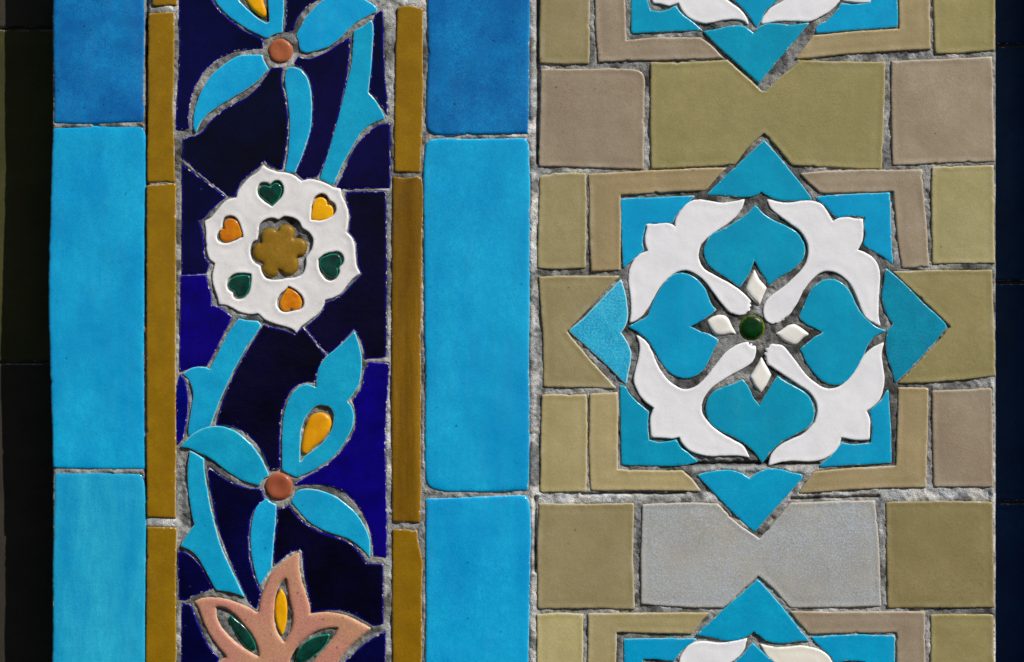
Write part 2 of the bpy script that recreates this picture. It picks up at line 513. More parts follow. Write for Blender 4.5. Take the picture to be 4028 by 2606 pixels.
cobalt('B', '1600,288c 1915,280c 1920,600 1920,1000 1920,1590c 1750,1606c 1742,1520 1718,1450 1668,1356c 1610,1425 1540,1500 1464,1562c 1400,1495 1330,1408 1285,1342c 1340,1300 1405,1240 1445,1152c 1515,1132 1580,1085 1650,1010 1722,935c 1698,860 1690,780 1685,710 1665,650 1625,605c 1635,520 1634,440 1612,370',
       'cobalt_black', 'tall black tile hugging the right side of the white rosette')
cobalt('C', '1775,405c 1940,415c 1930,600 1910,900 1915,1300 1920,1540 1918,1939c 1818,1934c 1810,1820 1787,1710 1740,1600 1672,1505 1590,1425 1480,1378 1350,1362 1200,1375c 1195,1362c 1300,1300 1425,1232 1535,1135 1618,1030 1668,930 1682,840 1672,760 1650,700c 1695,650 1730,580 1750,480',
       'cobalt_bright', 'tall bright cobalt tile along the right side of the bud and lower blossom')
cobalt('D', '512,0c 600,62 700,124 800,160 940,182c 945,220 960,255c 900,310 858,390 836,500 834,620 846,740 876,850 920,968c 930,990 908,1090 893,1125c 850,1075 805,995 745,865 677,708 617,540 577,400 540,200',
       'cobalt_navy', 'pointed dark blue tile between the lower stem and the lower blossom\'s hanging leaf')
cobalt('D', '1060,330c 1110,325 1155,308c 1200,372 1280,444 1380,505 1500,550 1600,585 1675,640 1760,768c 1895,770c 1895,1000 1895,1240c 1822,1256c 1740,1205 1640,1155 1530,1130 1400,1138 1330,1148c 1325,1080 1295,950 1268,800 1258,665c 1240,655c 1170,672 1090,735 1035,782c 1036,650 1050,500 1062,400',
       'cobalt_black', 'wide black-blue tile right of the pink lotus tip with faint pale dust on it')
cobalt('D', '280,672c 330,675 385,705 435,755 483,822 523,890 555,962c 500,980 420,1008 340,1048 287,1050c',
       'cobalt_navy', 'small dark blue tile left of the lower stem\'s foot, above the lotus\'s left petal')
cobalt('D', '312,1080c 375,1080c 408,1150 446,1260 488,1355 545,1450 605,1508c 560,1600 520,1700c 300,1700c',
       'cobalt_navy', 'dark blue tile in the bottom left corner below the lotus\'s left petal')
cobalt('D', '1910,1297c 1915,1700c 1560,1700c 1590,1550 1660,1475 1745,1395 1830,1342',
       'cobalt_navy', 'dark blue tile in the bottom right corner under the lotus\'s right petal')


def blossom(x, y, label):
    return thing('blossom', x, y, label, 'mosaic flower', 'blossoms with terracotta centres')


LEAF = dict(r=5.5, z=1.)
up = blossom(1102, 201, 'upper turquoise blossom with terracotta button, cut off at the photo\'s top edge')
piece('stud', 'A', circle('A', 1085, 402, 97), 'terracotta', parent=up, r=15, z=1., wob=.8, chips=0, dish=3.)
bud = piece('bud', 'A', '980,305c 900,270 800,215 700,145 620,70 570,0 530,-120 560,-260 660,-360 800,-400 960,-370 1070,-250 1110,-120 1112,0 1107,130 1098,255c 1040,268',
            'turquoise_leaf', parent=up, holes=['975,182c 900,135 830,75 760,0 725,-100 770,-200 850,-260 930,-230 975,-120 985,0 992,90 998,172c'], **LEAF)
piece('seed', 'A', '825,15 870,75 920,115 955,132 968,110 965,70 945,10 930,-80 880,-170 810,-180 770,-110 785,-40', 'yellow', parent=bud, r=12, z=-.5, grow=3., wob=.4, chips=0)
piece('leaf', 'A', '1208,278c 1240,220 1280,150 1340,80 1410,10 1480,-30 1560,-55 1660,-45 1760,5 1820,45 1842,72 1838,95c 1760,135 1680,180 1610,245 1540,310 1460,370 1370,400 1290,415 1245,405c 1230,350', 'turquoise_leaf', parent=up, **LEAF)
piece('leaf', 'A', '945,437c 950,470 970,510 990,545c 940,600 880,660 790,725 690,780 600,835 520,890 460,960 425,1035 415,1045c 402,990 405,900 425,820 455,740 500,660 560,580 640,510 740,450 850,433', 'turquoise_leaf', parent=up, **LEAF)
piece('leaf', 'A', '1140,545 1180,530 1230,545 1285,600 1318,690 1330,800 1328,950 1305,1080 1260,1210 1215,1320 1200,1365c 1160,1355 1120,1350c 1140,1250 1155,1100 1158,950 1150,830 1130,720 1120,620', 'turquoise_leaf', parent=up, **LEAF)

lo_b = blossom(1096, 1916, 'whole turquoise blossom with terracotta button and yellow-seeded bud, below the rosette')
piece('stud', 'C', circle('C', 1072, 1383, 109), 'terracotta', parent=lo_b, r=17, z=4., wob=.8, chips=0, dish=3.)
bud2 = piece('bud', 'C', '1100,1255c 1100,1100 1102,950 1115,800 1145,710 1185,640 1240,595 1300,580 1368,605c 1370,540 1385,460 1430,380 1510,310 1590,240 1668,165c 1700,250 1725,370 1722,480 1705,570 1660,650 1612,710c 1645,760 1660,830 1650,910 1610,1000 1550,1090 1460,1180 1350,1250 1215,1312c 1160,1285',
             'turquoise_leaf', parent=lo_b, holes=['1240,1185c 1242,1080 1250,950 1275,860 1320,790 1370,750 1420,745 1470,760 1500,810 1500,870 1480,950 1430,1020 1350,1090 1280,1140'], **LEAF)
piece('seed', 'C', '1258,1110 1262,1010 1285,920 1320,840 1370,808 1430,812 1470,845 1478,900 1450,960 1400,1025 1330,1080 1280,1125', 'yellow', parent=bud2, r=13, z=.5, grow=3.5, wob=.4, chips=0)
piece('leaf', 'C', '300,1070c 360,1000 430,950 520,915 610,910 700,935 800,1000 880,1080 940,1170 980,1260 990,1295c 950,1320 920,1375c 850,1355 760,1320 680,1270 600,1210 520,1150 440,1110 370,1080', 'turquoise_leaf', parent=lo_b, r=5.5, z=3.5)
piece('leaf', 'D', '975,255c 1010,285 1048,300c 1050,400 1035,550 1022,700 1018,790c 960,880 920,942c 890,850 865,720 850,600 860,450 885,350 915,300', 'turquoise_leaf', parent=lo_b, **LEAF)
piece('leaf', 'D', '1215,195c 1260,180 1340,180 1440,205 1540,250 1630,320 1700,400 1760,500 1790,600 1790,720c 1750,670 1680,610 1600,560 1500,530 1400,490 1300,430 1230,350 1172,280c', 'turquoise_leaf', parent=lo_b, **LEAF)

GS = 'turquoise stems winding up the floral strip'
piece('stem', 'A', '1660,250c 1700,225 1740,205 1800,160c 1812,200 1810,330 1800,500 1775,730c 1820,775 1870,850 1908,932c 1840,960 1760,1005 1690,1090 1630,1190 1570,1300 1510,1440 1497,1457c 1440,1430 1395,1410c 1420,1330 1470,1180 1540,930 1600,700 1645,500 1655,380',
      'turquoise_leaf', 'thorned turquoise stem running down from the upper blossom to the rosette\'s upper right', 'mosaic stem', GS, **LEAF)
piece('stem', 'C', '760,62c 830,75 910,80c 935,115c 880,200 800,320 720,460 650,610 590,750 555,860 540,905c 480,920 420,955 360,985c 365,900 385,780 398,650 380,580 355,530 315,495c 370,460 440,440 500,445 530,460c 580,360 640,240 700,140',
      'turquoise_leaf', 'turquoise stem with a leftward thorn between the rosette and the lower blossom\'s left leaf', 'mosaic stem', GS, **LEAF)
piece('stem', 'D', '372,-124c 430,-94 482,-62c 490,50 520,250 560,420 610,600 680,770 750,920 803,1028c 740,1000 660,980 580,972c 530,880 480,790 430,710 380,665 300,628c 340,560 410,458c 385,350 365,200 355,50',
      'turquoise_leaf', 'turquoise stem curving from the lower blossom\'s left leaf down to the pink lotus', 'mosaic stem', GS, r=5.5, z=4.)

HOLES = ['1020,403c 955,358 912,310 905,262 925,222 970,216 1003,232c 1035,205 1078,203 1103,235 1108,287 1086,335 1050,375',
         '1326,508c 1330,430 1345,350 1380,310 1420,303 1450,322 1470,358c 1507,380 1522,420 1507,465 1460,495 1400,511',
         '790,640c 772,560 737,498 695,478 650,488 630,530 627,580c 598,605 588,650 608,682 660,691 720,672',
         '853,936c 780,928 720,937 680,968 666,1010 674,1052 708,1082c 715,1112 750,1132 792,1126 832,1082 852,1010',
         '1383,818c 1430,782 1490,763 1547,764 1581,800 1576,850 1546,882c 1546,930 1510,977 1463,986 1418,946 1388,880',
         '1150,1033c 1200,1058 1252,1108 1269,1165 1247,1207 1190,1222 1150,1232 1098,1227 1063,1190 1060,1140 1088,1090 1128,1058',
         '915,600 920,550 960,510 1020,495 1070,510c 1110,485 1170,490 1225,520 1255,575c 1310,610 1340,660 1335,720 1310,770 1285,800c 1280,870 1260,930 1200,960 1130,965c 1090,975 1030,980 970,965 940,920 930,870c 880,840 855,790 850,730 865,690 905,660c 910,630']
ros = thing('rosette', 1108, 980, 'white six-pointed rosette with heart insets on the cobalt strip', 'mosaic flower')
piece('petal_ring', 'B', '955,80c 985,105 1060,130 1140,140 1200,165 1250,205c 1310,190 1380,200 1450,225 1510,258 1555,265c 1562,310 1590,370 1615,440 1618,520 1605,605c 1650,650 1670,710 1675,790 1685,870 1712,928c 1670,955 1610,1020 1560,1085 1500,1120 1435,1140c 1420,1190 1375,1250 1310,1300 1245,1350 1210,1400c 1190,1375 1130,1350 1040,1325 970,1295 910,1245c 840,1250 770,1235 700,1200 650,1180 600,1175c 590,1120 560,1030 550,950 570,850c 530,820 510,760 500,690 500,600 490,520c 540,490 590,430 630,380 680,345 740,335c 750,290 790,230 850,170 910,130 945,85',
      'white_rosette', parent=ros, holes=HOLES, r=6.5, z=2.5, rimh=.9, und=1.7)
HEART = dict(parent=ros, r=6.5, z=-1.5, grow=2.4, wob=.4, chips=0, tilt=.4)
piece('heart_inset', 'B', '1020,392c 970,350 925,310 920,265 950,240 985,245 1010,255c 1035,225 1070,225 1092,250 1092,290 1070,335', 'emerald', label='green heart nearest the rosette\'s top point', **HEART)
piece('heart_inset', 'B', '1330,500c 1340,430 1352,370 1380,338 1415,335 1445,360 1450,392c 1480,398 1497,430 1490,475 1455,498 1400,507', 'yellow', label='yellow heart at the upper right of the rosette', **HEART)
piece('heart_inset', 'B', '782,632c 765,560 735,515 695,502 660,512 645,545 650,580c 620,590 612,630 635,670 680,675 735,655', 'orange', label='orange heart at the left of the rosette', **HEART)
piece('heart_inset', 'B', '845,950c 780,945 730,955 690,985 680,1020 695,1050 725,1060c 735,1095 765,1110 805,1100 838,1050 845,1000', 'emerald', label='green heart at the lower left of the rosette', **HEART)
piece('heart_inset', 'B', '1393,825c 1440,795 1500,780 1545,790 1562,825 1555,865 1525,885c 1538,920 1520,950 1480,958 1440,930 1405,880', 'emerald', label='green heart at the right of the rosette', **HEART)
piece('heart_inset', 'B', '1145,1045c 1195,1068 1235,1110 1250,1160 1235,1200 1200,1212 1165,1200c 1140,1222 1105,1215 1085,1180 1090,1130 1115,1090', 'orange', label='orange heart at the bottom of the rosette', **HEART)
piece('floret', 'B', '930,650 945,590 1000,567 1045,580 1062,600c 1080,560 1130,545 1180,565 1198,610 1190,655c 1240,652 1285,680 1292,740 1265,785 1215,800c 1228,850 1215,910 1165,942 1110,935 1075,900c 1065,935 1025,958 975,945 940,900 945,850c 890,825 865,775 875,720 905,692 935,690c',
      'floret', parent=ros, r=17, z=0., wob=.4, chips=0, pillow=4, pr=40)

lot = thing('lotus', 1110, 2560, 'pink lotus flower with green and yellow seeds at the bottom of the strip', 'mosaic flower')
LH = ['580,1108c 640,1118 720,1170 800,1260 860,1340 900,1420 915,1497c 850,1460 760,1400 680,1330 620,1260 590,1190',
      '1127,888c 1142,980 1162,1090 1177,1190 1162,1290 1115,1382c 1065,1310 1038,1220 1038,1120 1048,1020 1083,930',
      '1532,1274c 1500,1340 1440,1420 1370,1500 1290,1590 1170,1630c 1160,1540 1205,1440 1270,1368 1360,1308 1450,1283']
piece('petals', 'D', '1233,675c 1232,780 1255,900 1290,1010 1320,1120 1318,1160c 1400,1150 1500,1150 1600,1175 1700,1220 1800,1275c 1720,1340 1640,1410 1580,1480 1530,1560 1480,1690c 1300,1710 1000,1710 700,1710 500,1690c 540,1620 590,1550 660,1500c 600,1430 530,1340 480,1240 440,1130 405,1060c 480,1035 560,1030 650,1045 750,1075 840,1115 912,1148c 925,1050 960,950 1000,860 1060,790 1150,720',
      'pink', parent=lot, holes=LH, r=14, z=3., wob=.9)
SEED = dict(parent=lot, r=9, z=-1., grow=2.4, wob=.3, chips=0)
piece('seed', 'D', '690,1170c 740,1210 810,1270 860,1340 890,1430 870,1450 820,1425 760,1350 710,1270 680,1200', 'emerald', label='green seed in the left petal', **SEED)
piece('seed', 'D', '1090,965c 1120,1020 1135,1120 1130,1220 1100,1330c 1065,1260 1045,1150 1055,1040', 'yellow', label='yellow seed in the upright petal', **SEED)
piece('seed', 'D', '1475,1318c 1440,1400 1370,1470 1280,1530 1215,1535 1215,1480 1270,1400 1350,1350', 'emerald', label='green seed in the right petal', **SEED)

# ================================================================== OCHRE BARS
GO = 'ochre bars edging the floral strip'


def bar(sheet, pts, label, mat='ochre', **kw):
    kw.setdefault('z', 2.)
    return piece('edging_bar', sheet, pts, mat, label, 'edging tile', GO, r=7, wob=1.2, chips=1.2, **kw)


bar('A', '75,-90c 275,-90c 270,42c 80,45c', 'stub of ochre bar at the very top of the left edging')
bar('A', '50,112c 250,98c 250,400 240,800 248,1100 252,1430c 40,1435c 45,700', 'ochre bar in the left edging, beside the upper blossom')
bar('B', '38,240c 262,225c 262,900 260,1800 262,2853c 38,2845c 36,1800 34,900', 'longest ochre bar in the left edging, from the rosette down to the lower blossom', z=5)
bar('D', '38,478c 268,485c 262,900 265,1700c 28,1700c 35,900', 'ochre bar in the left edging, beside the pink lotus')
bar('A', '2010,60c 2080,50 2150,62 2205,68c 2205,600 2200,1000 2185,1355c 1985,1352c 1990,600', 'ochre bar in the right edging, level with the upper blossom')
x0f = 560 + 1962 / 2
bar('B', '1972,168c 2040,178 2080,180 2180,168c 2195,200 2198,700 2190,1400 2188,2000 2188,2888c 1965,2880c 1962,1500', 'dark streaky fluted ochre bar in the right edging, from rosette to lower blossom', mat='ochre_fluted',
    zfn=lambda x, y: 2.4 * np.sin((x - x0f) / 114. * 2 * np.pi * 1.5 + .4))
bar('D', '1970,495c 2160,500c 2160,540 2180,650 2195,720 2197,1000 2195,1700c 1968,1700c', 'ochre bar with a chipped corner in the right edging, beside the pink lotus')

# ================================================================== TURQUOISE BRICKS
GT = 'turquoise bricks of the two border columns'


def brick(pts, mat, label, **kw):
    return piece('border_brick', 'W', pts, mat, label, 'glazed brick', GT, r=kw.pop('r', 6), pillow=1.0, pr=22, wob=1.4, step=9., und=.9, **kw)


brick('122,-280c 338,-280c 334,150 333,284c 200,289 124,288c', 'azure_brick', 'deep azure brick at the top of the left border column', z=-6, r=11, base=-200)
brick('121,296c 230,292 333,294c 338,330 337,500 335,800 337,1092c 122,1090c 117,900 112,680 118,450', 'turquoise_brick', 'tall turquoise middle brick of the left border column, bulging to the left', z=-6, r=11, base=-200)
brick('124,1098c 330,1102c 338,1140 338,1400 340,1620c 120,1620c', 'turquoise_streaked', 'pale streaked turquoise brick at the bottom of the left border column', z=-6, r=11, base=-200)
brick('992,-60c 1232,-60c 1230,100 1228,312c 1100,313 1012,312 995,302 991,284 994,150', 'azure_brick', 'deep azure brick at the top of the right border column', r=10)
brick('990,336 1000,326 1100,324 1226,322c 1229,340 1230,700 1229,1100 1226,1140c 1110,1144 1012,1140 994,1128 989,1100 988,900 986,600', 'turquoise_brick', 'tall turquoise middle brick of the right border column', r=10)
brick('990,1160c 1220,1152c 1229,1165 1230,1400 1228,1620c 988,1620c', 'turquoise_brick', 'turquoise brick at the bottom of the right border column', r=10)

# ================================================================== BEIGE TILES
GB = 'beige rectangular tiles around the stars'
GN = 'bow-tie shaped tiles between the stars'
GL = 'angled corner tiles framing the stars'
BE = dict(r=6.5, pillow=.8, pr=20, rimh=1.0, wob=1.3, chips=1.2, und=.7)


def sq(sheet, pts, mat, label, **kw):
    return piece('glazed_tile', sheet, pts, mat, label, 'mosaic tile', GB, **{**BE, **kw})


def notched(sheet, pts, mat, label, **kw):
    return piece('notched_tile', sheet, pts, mat, label, 'mosaic tile', GN, **{**BE, **kw})


def corner(sheet, pts, mat, label, **kw):
    return piece('corner_tile', sheet, pts, mat, label, 'mosaic tile', GL, **{**BE, **kw})


sq('I', '50,-60c 440,-60c 437,250 432,500c 240,505 45,500c', 'olive', 'olive tile in the top left corner of the star panel')
sq('J', '1665,-60c 2148,-60c 2148,400c 1900,415 1680,425c 1672,150', 'olive_deep', 'olive brown tile in the top right corner of the star panel')
sq('I', '55,545c 400,545 800,553 850,575 872,640 870,760 865,1100 862,1330c 450,1320 40,1310c 50,900', 'taupe', 'taupe square tile with a rounded upper right corner, left of the olive bow-tie tile')
sq('J', '1335,480c 1700,470 2125,450c 2140,800 2148,1270c 1700,1285 1345,1305c 1340,900', 'taupe', 'taupe square tile right of the olive bow-tie tile')
sq('E', '45,430c 130,410 410,402c 412,700 405,1150c 200,1160 30,1150c 35,800', 'olive', 'pale olive upright tile left of the whole star\'s upper left corner')
sq('F', '1655,352c 2140,345c 2145,700 2150,1110c 1900,1115 1660,1120c 1655,700', 'olive', 'olive upright tile with two pinholes, right of the whole star\'s upper right corner')
sq('G', '65,610c 415,605c 418,900 412,1372c 200,1372 50,1372c 55,900', 'olive_pale', 'yellowish olive upright tile left of the whole star\'s lower left corner')
sq('H', '1660,580c 2125,555c 2135,900 2140,1335c 1900,1330 1670,1332c 1662,900', 'taupe', 'taupe upright tile right of the whole star\'s lower right corner')
sq('K', '40,290c 400,297 785,290c 780,600 790,1120c 400,1115 30,1120c 30,600', 'olive', 'olive square tile left of the grey bow-tie tile')
sq('L', '1295,280c 1700,275 2135,280c 2140,700 2145,1105c 1700,1112 1310,1112c 1300,700', 'olive_deep', 'olive square tile right of the grey bow-tie tile')
sq('K', '25,1165c 200,1155 388,1160c 385,1400 385,1690c 20,1690c', 'olive_pale', 'yellowish olive tile in the bottom left corner of the star panel')
sq('L', '1645,1165c 2140,1165c 2145,1690c 1650,1690c', 'olive_deep', 'olive tile with a blister in the bottom right corner of the star panel')

notched('I', '920,495c 1200,490 1525,475c 1650,590 1795,720c 1822,722c 1930,620 2100,478c 2300,485 2764,490c 2756,900 2736,1332c 2400,1320 2030,1300c 1920,1170 1810,1048c 1690,1160 1580,1295c 1200,1320 925,1330c 918,900', 'olive_deep', 'large olive bow-tie tile between the top star and the whole star')
notched('K', '855,300c 1150,288 1450,295c 1590,440 1775,572c 1880,450 2015,285c 2376,275 2681,270c 2711,600 2731,1100c 2376,1108 2015,1115c 1880,960 1765,858c 1640,970 1495,1110c 1150,1105 840,1085c 845,600', 'grey_fleck', 'grey bow-tie tile flecked with pale blue, below the whole star')
notched('G', '40,-320c 350,-328 672,-326c 500,-150 258,108c 400,280 648,557c 400,550 75,545c 68,100', 'olive', 'olive tile with a v-notch around the whole star\'s left point')
notched('H', '1350,-360c 1700,-370 2130,-375c 2140,0 2155,460c 1800,500 1390,520c 1550,360 1802,74c 1600,-120', 'olive_deep', 'olive tile with a v-notch around the whole star\'s right point')

corner('I', '480,-60c 715,-60c 720,150 728,318c 1000,300 1320,297c 1400,360 1490,455c 1200,468 800,478 505,492c 490,250', 'taupe', 'taupe corner tile at the lower left of the cut-off top star')
corner('J', '1395,-60c 1640,-60c 1640,200 1645,385c 1100,420 580,465c 650,380 720,280c 1000,255 1400,230c', 'sand', 'olive sand corner tile at the lower right of the cut-off top star')
corner('E', '430,410c 900,385 1510,362c 1440,440 1355,540c 1000,555 680,574c 682,800 680,1168c 450,1178c 440,800', 'sand', 'sand coloured corner tile at the upper left of the whole star')
corner('F', '620,408c 900,385 1580,375c 1590,600 1615,850 1635,1140c 1420,1152c 1395,1000 1375,800 1355,545c 1000,560 780,562c 700,490', 'taupe', 'taupe corner tile with rusty spots at the upper right of the whole star')
corner('G', '440,600c 655,590c 660,850 658,1195c 900,1205 1170,1205c 1240,1270 1310,1365c 900,1362 445,1360c 435,1000', 'sand', 'dull beige corner tile at the lower left of the whole star')
corner('H', '1390,550c 1625,558c 1622,850 1612,1335c 1100,1348 605,1385c 660,1300 725,1215c 1000,1190 1372,1168c 1385,850', 'sand', 'warm sand corner tile at the lower right of the whole star')
corner('K', '425,1158c 900,1155 1380,1150c 1310,1230 1240,1315c 900,1310 650,1305c 645,1690c 425,1690c', 'olive_pale', 'yellowish corner tile at the upper left of the cut-off bottom star')
corner('L', '540,1140c 1000,1145 1600,1142c 1605,1690c 1385,1690c 1375,1310c 1000,1310 690,1318c 610,1230', 'taupe', 'brownish taupe corner tile at the upper right of the cut-off bottom star')

# ================================================================== STARS
GST = 'turquoise and white star medallions'
PT = dict(r=5., z=-.5, grow=3.)
PET = dict(r=6., z=.8, und=.9, rimh=.5, grow=2.8)
LF = dict(r=5., z=0., grow=3.)


def part(st, name, sheet, pts, mat, label=None, **kw):
    return piece(name, sheet, pts, mat, label=label, parent=st, **kw)


s1 = thing('star_medallion', 2970, 60, 'turquoise star of which only the lower tip shows, at the photo\'s top edge', 'star medallion', GST)
part(s1, 'corner', 'I', '765,-60c 880,-60c 895,20 915,85c 980,95 1060,80 1115,50c 1160,110 1230,165 1325,240c 1100,245 770,260c', 'turquoise_star', **PT)
part(s1, 'petal', 'I', '930,-60c 935,25c 1000,30 1060,45 1100,35 1138,25c 1165,80 1220,140 1290,170 1340,182 1450,165 1560,152 1640,160 1688,192c 1670,140 1610,70 1540,20 1440,-60c', 'white_glaze', **PET)
part(s1, 'leaf', 'I', '1750,220c 1700,130 1640,60 1570,0 1480,-60c 1980,-60c 1880,30 1820,90 1780,170', 'turquoise_star', **LF)
part(s1, 'petal', 'J', '310,190c 450,165 570,165 700,165 780,130 860,80 915,20 935,-5c 1000,10 1080,20 1150,20 1175,12c 1175,-60c 560,-60c 480,15 400,60 345,120', 'white_glaze', **PET)
part(s1, 'corner', 'J', '740,258c 760,205 830,165 890,110 945,30c 1010,40 1090,35 1180,22c 1195,-60c 1378,-60c 1382,80 1382,208c 1050,235', 'turquoise_star', **PT)
part(s1, 'point', 'I', '1335,252c 1450,230 1560,205 1640,210 1690,235 1735,268c 1770,220 1820,195 1900,188 2050,198 2165,183c 2020,360 1890,510 1770,662c 1600,500 1440,360', 'turquoise_star', r=5.5, z=3.)

s2 = thing('star_medallion', 2957, 1290, 'whole eight-pointed turquoise star with white petals and a green centre button', 'star medallion', GST)
part(s2, 'point', 'E', '1812,150c 1920,270 2060,440 2185,608c 2080,615 1980,618 1900,605 1830,575 1785,548c 1750,575 1690,590 1600,585 1500,575 1365,572c 1500,440 1650,300', 'turquoise_star', **PT)
part(s2, 'corner', 'E', '685,608c 950,600 1262,585c 1210,640 1150,700 1110,750 1090,790c 1020,795 940,795 878,800c 860,880 850,950 862,1005c 830,1040 780,1080 705,1150c 695,900', 'turquoise_star', **PT)
part(s2, 'petal', 'E', '1112,828c 1120,770 1160,700 1210,645 1280,617 1370,622 1470,640 1560,632 1655,612c 1635,680 1590,740 1520,800 1430,860 1350,920 1300,990 1295,1080 1330,1150 1420,1210 1530,1270 1620,1330 1690,1395 1704,1418 1690,1432c 1706,1445 1690,1462c 1700,1478 1675,1492c 1668,1508 1620,1520 1550,1500 1480,1430 1420,1350 1350,1260 1280,1200 1200,1165 1120,1180 1050,1230 980,1310 930,1400 880,1490 820,1550 755,1585c 765,1500 765,1440 755,1330 745,1250 755,1160 790,1090 840,1045 900,1018c 880,960 878,900 890,830 880,805c 960,805 1040,800 1090,815', 'white_glaze', **PET)
part(s2, 'leaf', 'E', '1745,662c 1800,720 1890,780 1990,825 2070,880 2120,960 2125,1040 2090,1110 2020,1170 1930,1220 1870,1265 1848,1285c 1830,1240 1790,1180 1735,1080c 1700,1170 1620,1298c 1540,1240 1440,1180 1365,1110 1340,1030 1355,960 1400,890 1480,855 1570,800 1660,745 1710,695', 'turquoise_star', **LF)
DIA = dict(r=14, z=2.5, wob=.5, chips=0)
part(s2, 'diamond', 'E', '1735,1165c 1770,1230 1830,1305c 1805,1370 1775,1445c 1720,1395 1662,1320c 1690,1250', 'pearl', **DIA)
part(s2, 'petal', 'F', '360,612c 450,635 540,640 640,625 720,628 780,650 830,710 875,790c 920,765 990,755 1050,765 1108,768c 1112,850 1105,930 1070,1010c 1130,1030 1190,1070 1230,1130 1245,1210 1240,1300 1232,1400 1232,1540 1248,1605c 1190,1580 1130,1530 1090,1440 1050,1340 1000,1260 930,1200 850,1172 770,1190 700,1250 640,1330 590,1430 530,1525 512,1545 495,1542c 485,1565 468,1566c 450,1584 425,1580c 400,1590 350,1558 332,1500 345,1430 400,1370 480,1310 560,1240 630,1170 670,1100 685,1020 670,940 620,860 540,800 460,740 390,680', 'white_glaze', **PET)
part(s2, 'corner', 'F', '740,595c 1000,575 1322,560c 1328,800 1345,1120c 1290,1070 1220,1030 1160,995 1120,970c 1138,880 1125,820 1130,750c 1060,740 980,742 900,752c 870,715 820,660', 'turquoise_star', **PT)
part(s2, 'leaf', 'H', '1290,103c 1230,130 1180,170 1140,230 1110,310 1070,390 1010,470 940,520 870,525 790,490 720,420 670,350 640,280 618,250c 680,200 740,155 805,122c 730,80 660,45 610,-5c 650,-90 690,-180 740,-250 810,-290 890,-295 960,-260 1010,-200 1050,-110 1100,-30 1170,40 1230,85', 'turquoise_star', **LF)
part(s2, 'diamond', 'H', '422,125c 480,95 530,60 580,55 620,75 690,130c 640,165 580,215 530,205 470,170', 'pearl', **DIA)
part(s2, 'diamond', 'G', '1365,30 1420,-10 1500,-15 1530,10 1560,70 1592,128c 1540,130 1480,142 1430,135 1390,90', 'pearl', **DIA)
part(s2, 'stud', 'G', circle('G', 1718, 79, 106), 'bottle_green', r=26, z=3., wob=.5, chips=0)
part(s2, 'leaf', 'G', '750,75c 830,30 890,-5 940,-120 1000,-230 1060,-305 1120,-342 1200,-340 1280,-300 1340,-230 1372,-150 1400,-90 1432,-62c 1340,10 1225,72c 1300,105 1370,130 1450,178c 1410,250 1370,340 1330,410 1270,455 1190,475 1110,455 1040,400 990,330 940,240 890,170 820,110', 'turquoise_star', **LF)
part(s2, 'diamond', 'G', '1792,315c 1830,380 1868,450c 1830,530 1785,595c 1740,545 1697,470c 1740,400', 'pearl', **DIA)
part(s2, 'leaf', 'G', '1795,1145c 1740,1060 1660,990 1560,930 1460,880 1390,820 1358,740 1370,650 1420,585 1510,545 1590,515 1645,490c 1690,560 1730,640 1775,697c 1820,620 1920,460c 1970,500 2060,550 2140,600 2190,680 2200,760 2180,830 2110,890 2020,935 1940,980 1870,1045 1830,1095', 'turquoise_star', **LF)
part(s2, 'petal', 'G', '810,140c 880,190 930,270 960,350 1010,440 1080,520 1180,570 1270,550 1340,490 1420,390 1510,280 1600,220 1665,198 1685,196 1690,222c 1715,205 1708,232c 1740,225 1742,280 1720,340 1660,390 1570,440 1470,500 1380,570 1325,660 1320,750 1370,830 1450,900 1560,965 1640,1010 1695,1100c 1600,1085 1500,1085 1390,1090 1300,1075 1220,1040 1165,980 1145,938c 1090,950 1020,945 925,940c 918,860 918,790 945,710c 880,660 830,600 790,500 800,420 825,320 835,230', 'white_glaze', **PET)
part(s2, 'corner', 'G', '680,535c 720,550 740,590 790,650 850,700 900,742c 893,830 905,965c 980,985 1060,980 1120,965c 1150,1020 1200,1060 1285,1130c 1200,1155 1050,1165 695,1155c 688,900', 'turquoise_star', **PT)
part(s2, 'petal', 'H', '370,1165c 395,1080 450,1020 540,965 640,920 720,840 755,750 745,660 690,580 600,520 510,460 420,400 365,358 358,330c 345,318 355,305c 338,285 362,272c 345,250 372,240c 385,215 420,212 480,225 540,290 600,370 660,450 740,520 830,562 920,550 1000,490 1060,410 1110,320 1180,250 1275,200c 1255,290 1265,380 1278,480 1270,570 1240,650 1190,700 1140,735c 1165,800 1165,870 1160,955c 1100,960 1020,955 940,940c 920,1010 870,1070 800,1110 700,1130 560,1125 450,1140', 'white_glaze', **PET)
part(s2, 'corner', 'H', '1310,570c 1320,700 1328,900 1333,1140c 1100,1155 770,1172c 830,1120 890,1060 950,985c 1020,1000 1100,998 1180,990c 1190,900 1185,820 1170,735c 1220,690 1260,650', 'turquoise_star', **PT)
part(s2, 'point', 'G', '278,105c 400,0 540,-150 685,-295c 710,-210 730,-100 735,0 715,70 680,118c 730,190 760,270 755,360 735,450 725,522c 600,400 430,240', 'turquoise_pale', label='pale crackled left point', **PT)
part(s2, 'point', 'H', '1295,-385c 1420,-280 1600,-100 1720,10 1770,70c 1640,230 1500,380 1368,515c 1350,430 1315,330 1300,210 1305,130 1350,50c 1310,-10 1280,-90 1268,-180 1285,-280', 'turquoise_dark_point', label='darker mottled right point', **PT)
part(s2, 'point', 'G', '1285,1240c 1380,1220 1480,1205 1580,1210 1640,1235 1700,1275c 1760,1225 1840,1195 1930,1195 2020,1220 2110,1240c 2105,1265c 1980,1410 1870,1530 1735,1684c 1640,1600 1480,1440', 'turquoise_star', **PT)

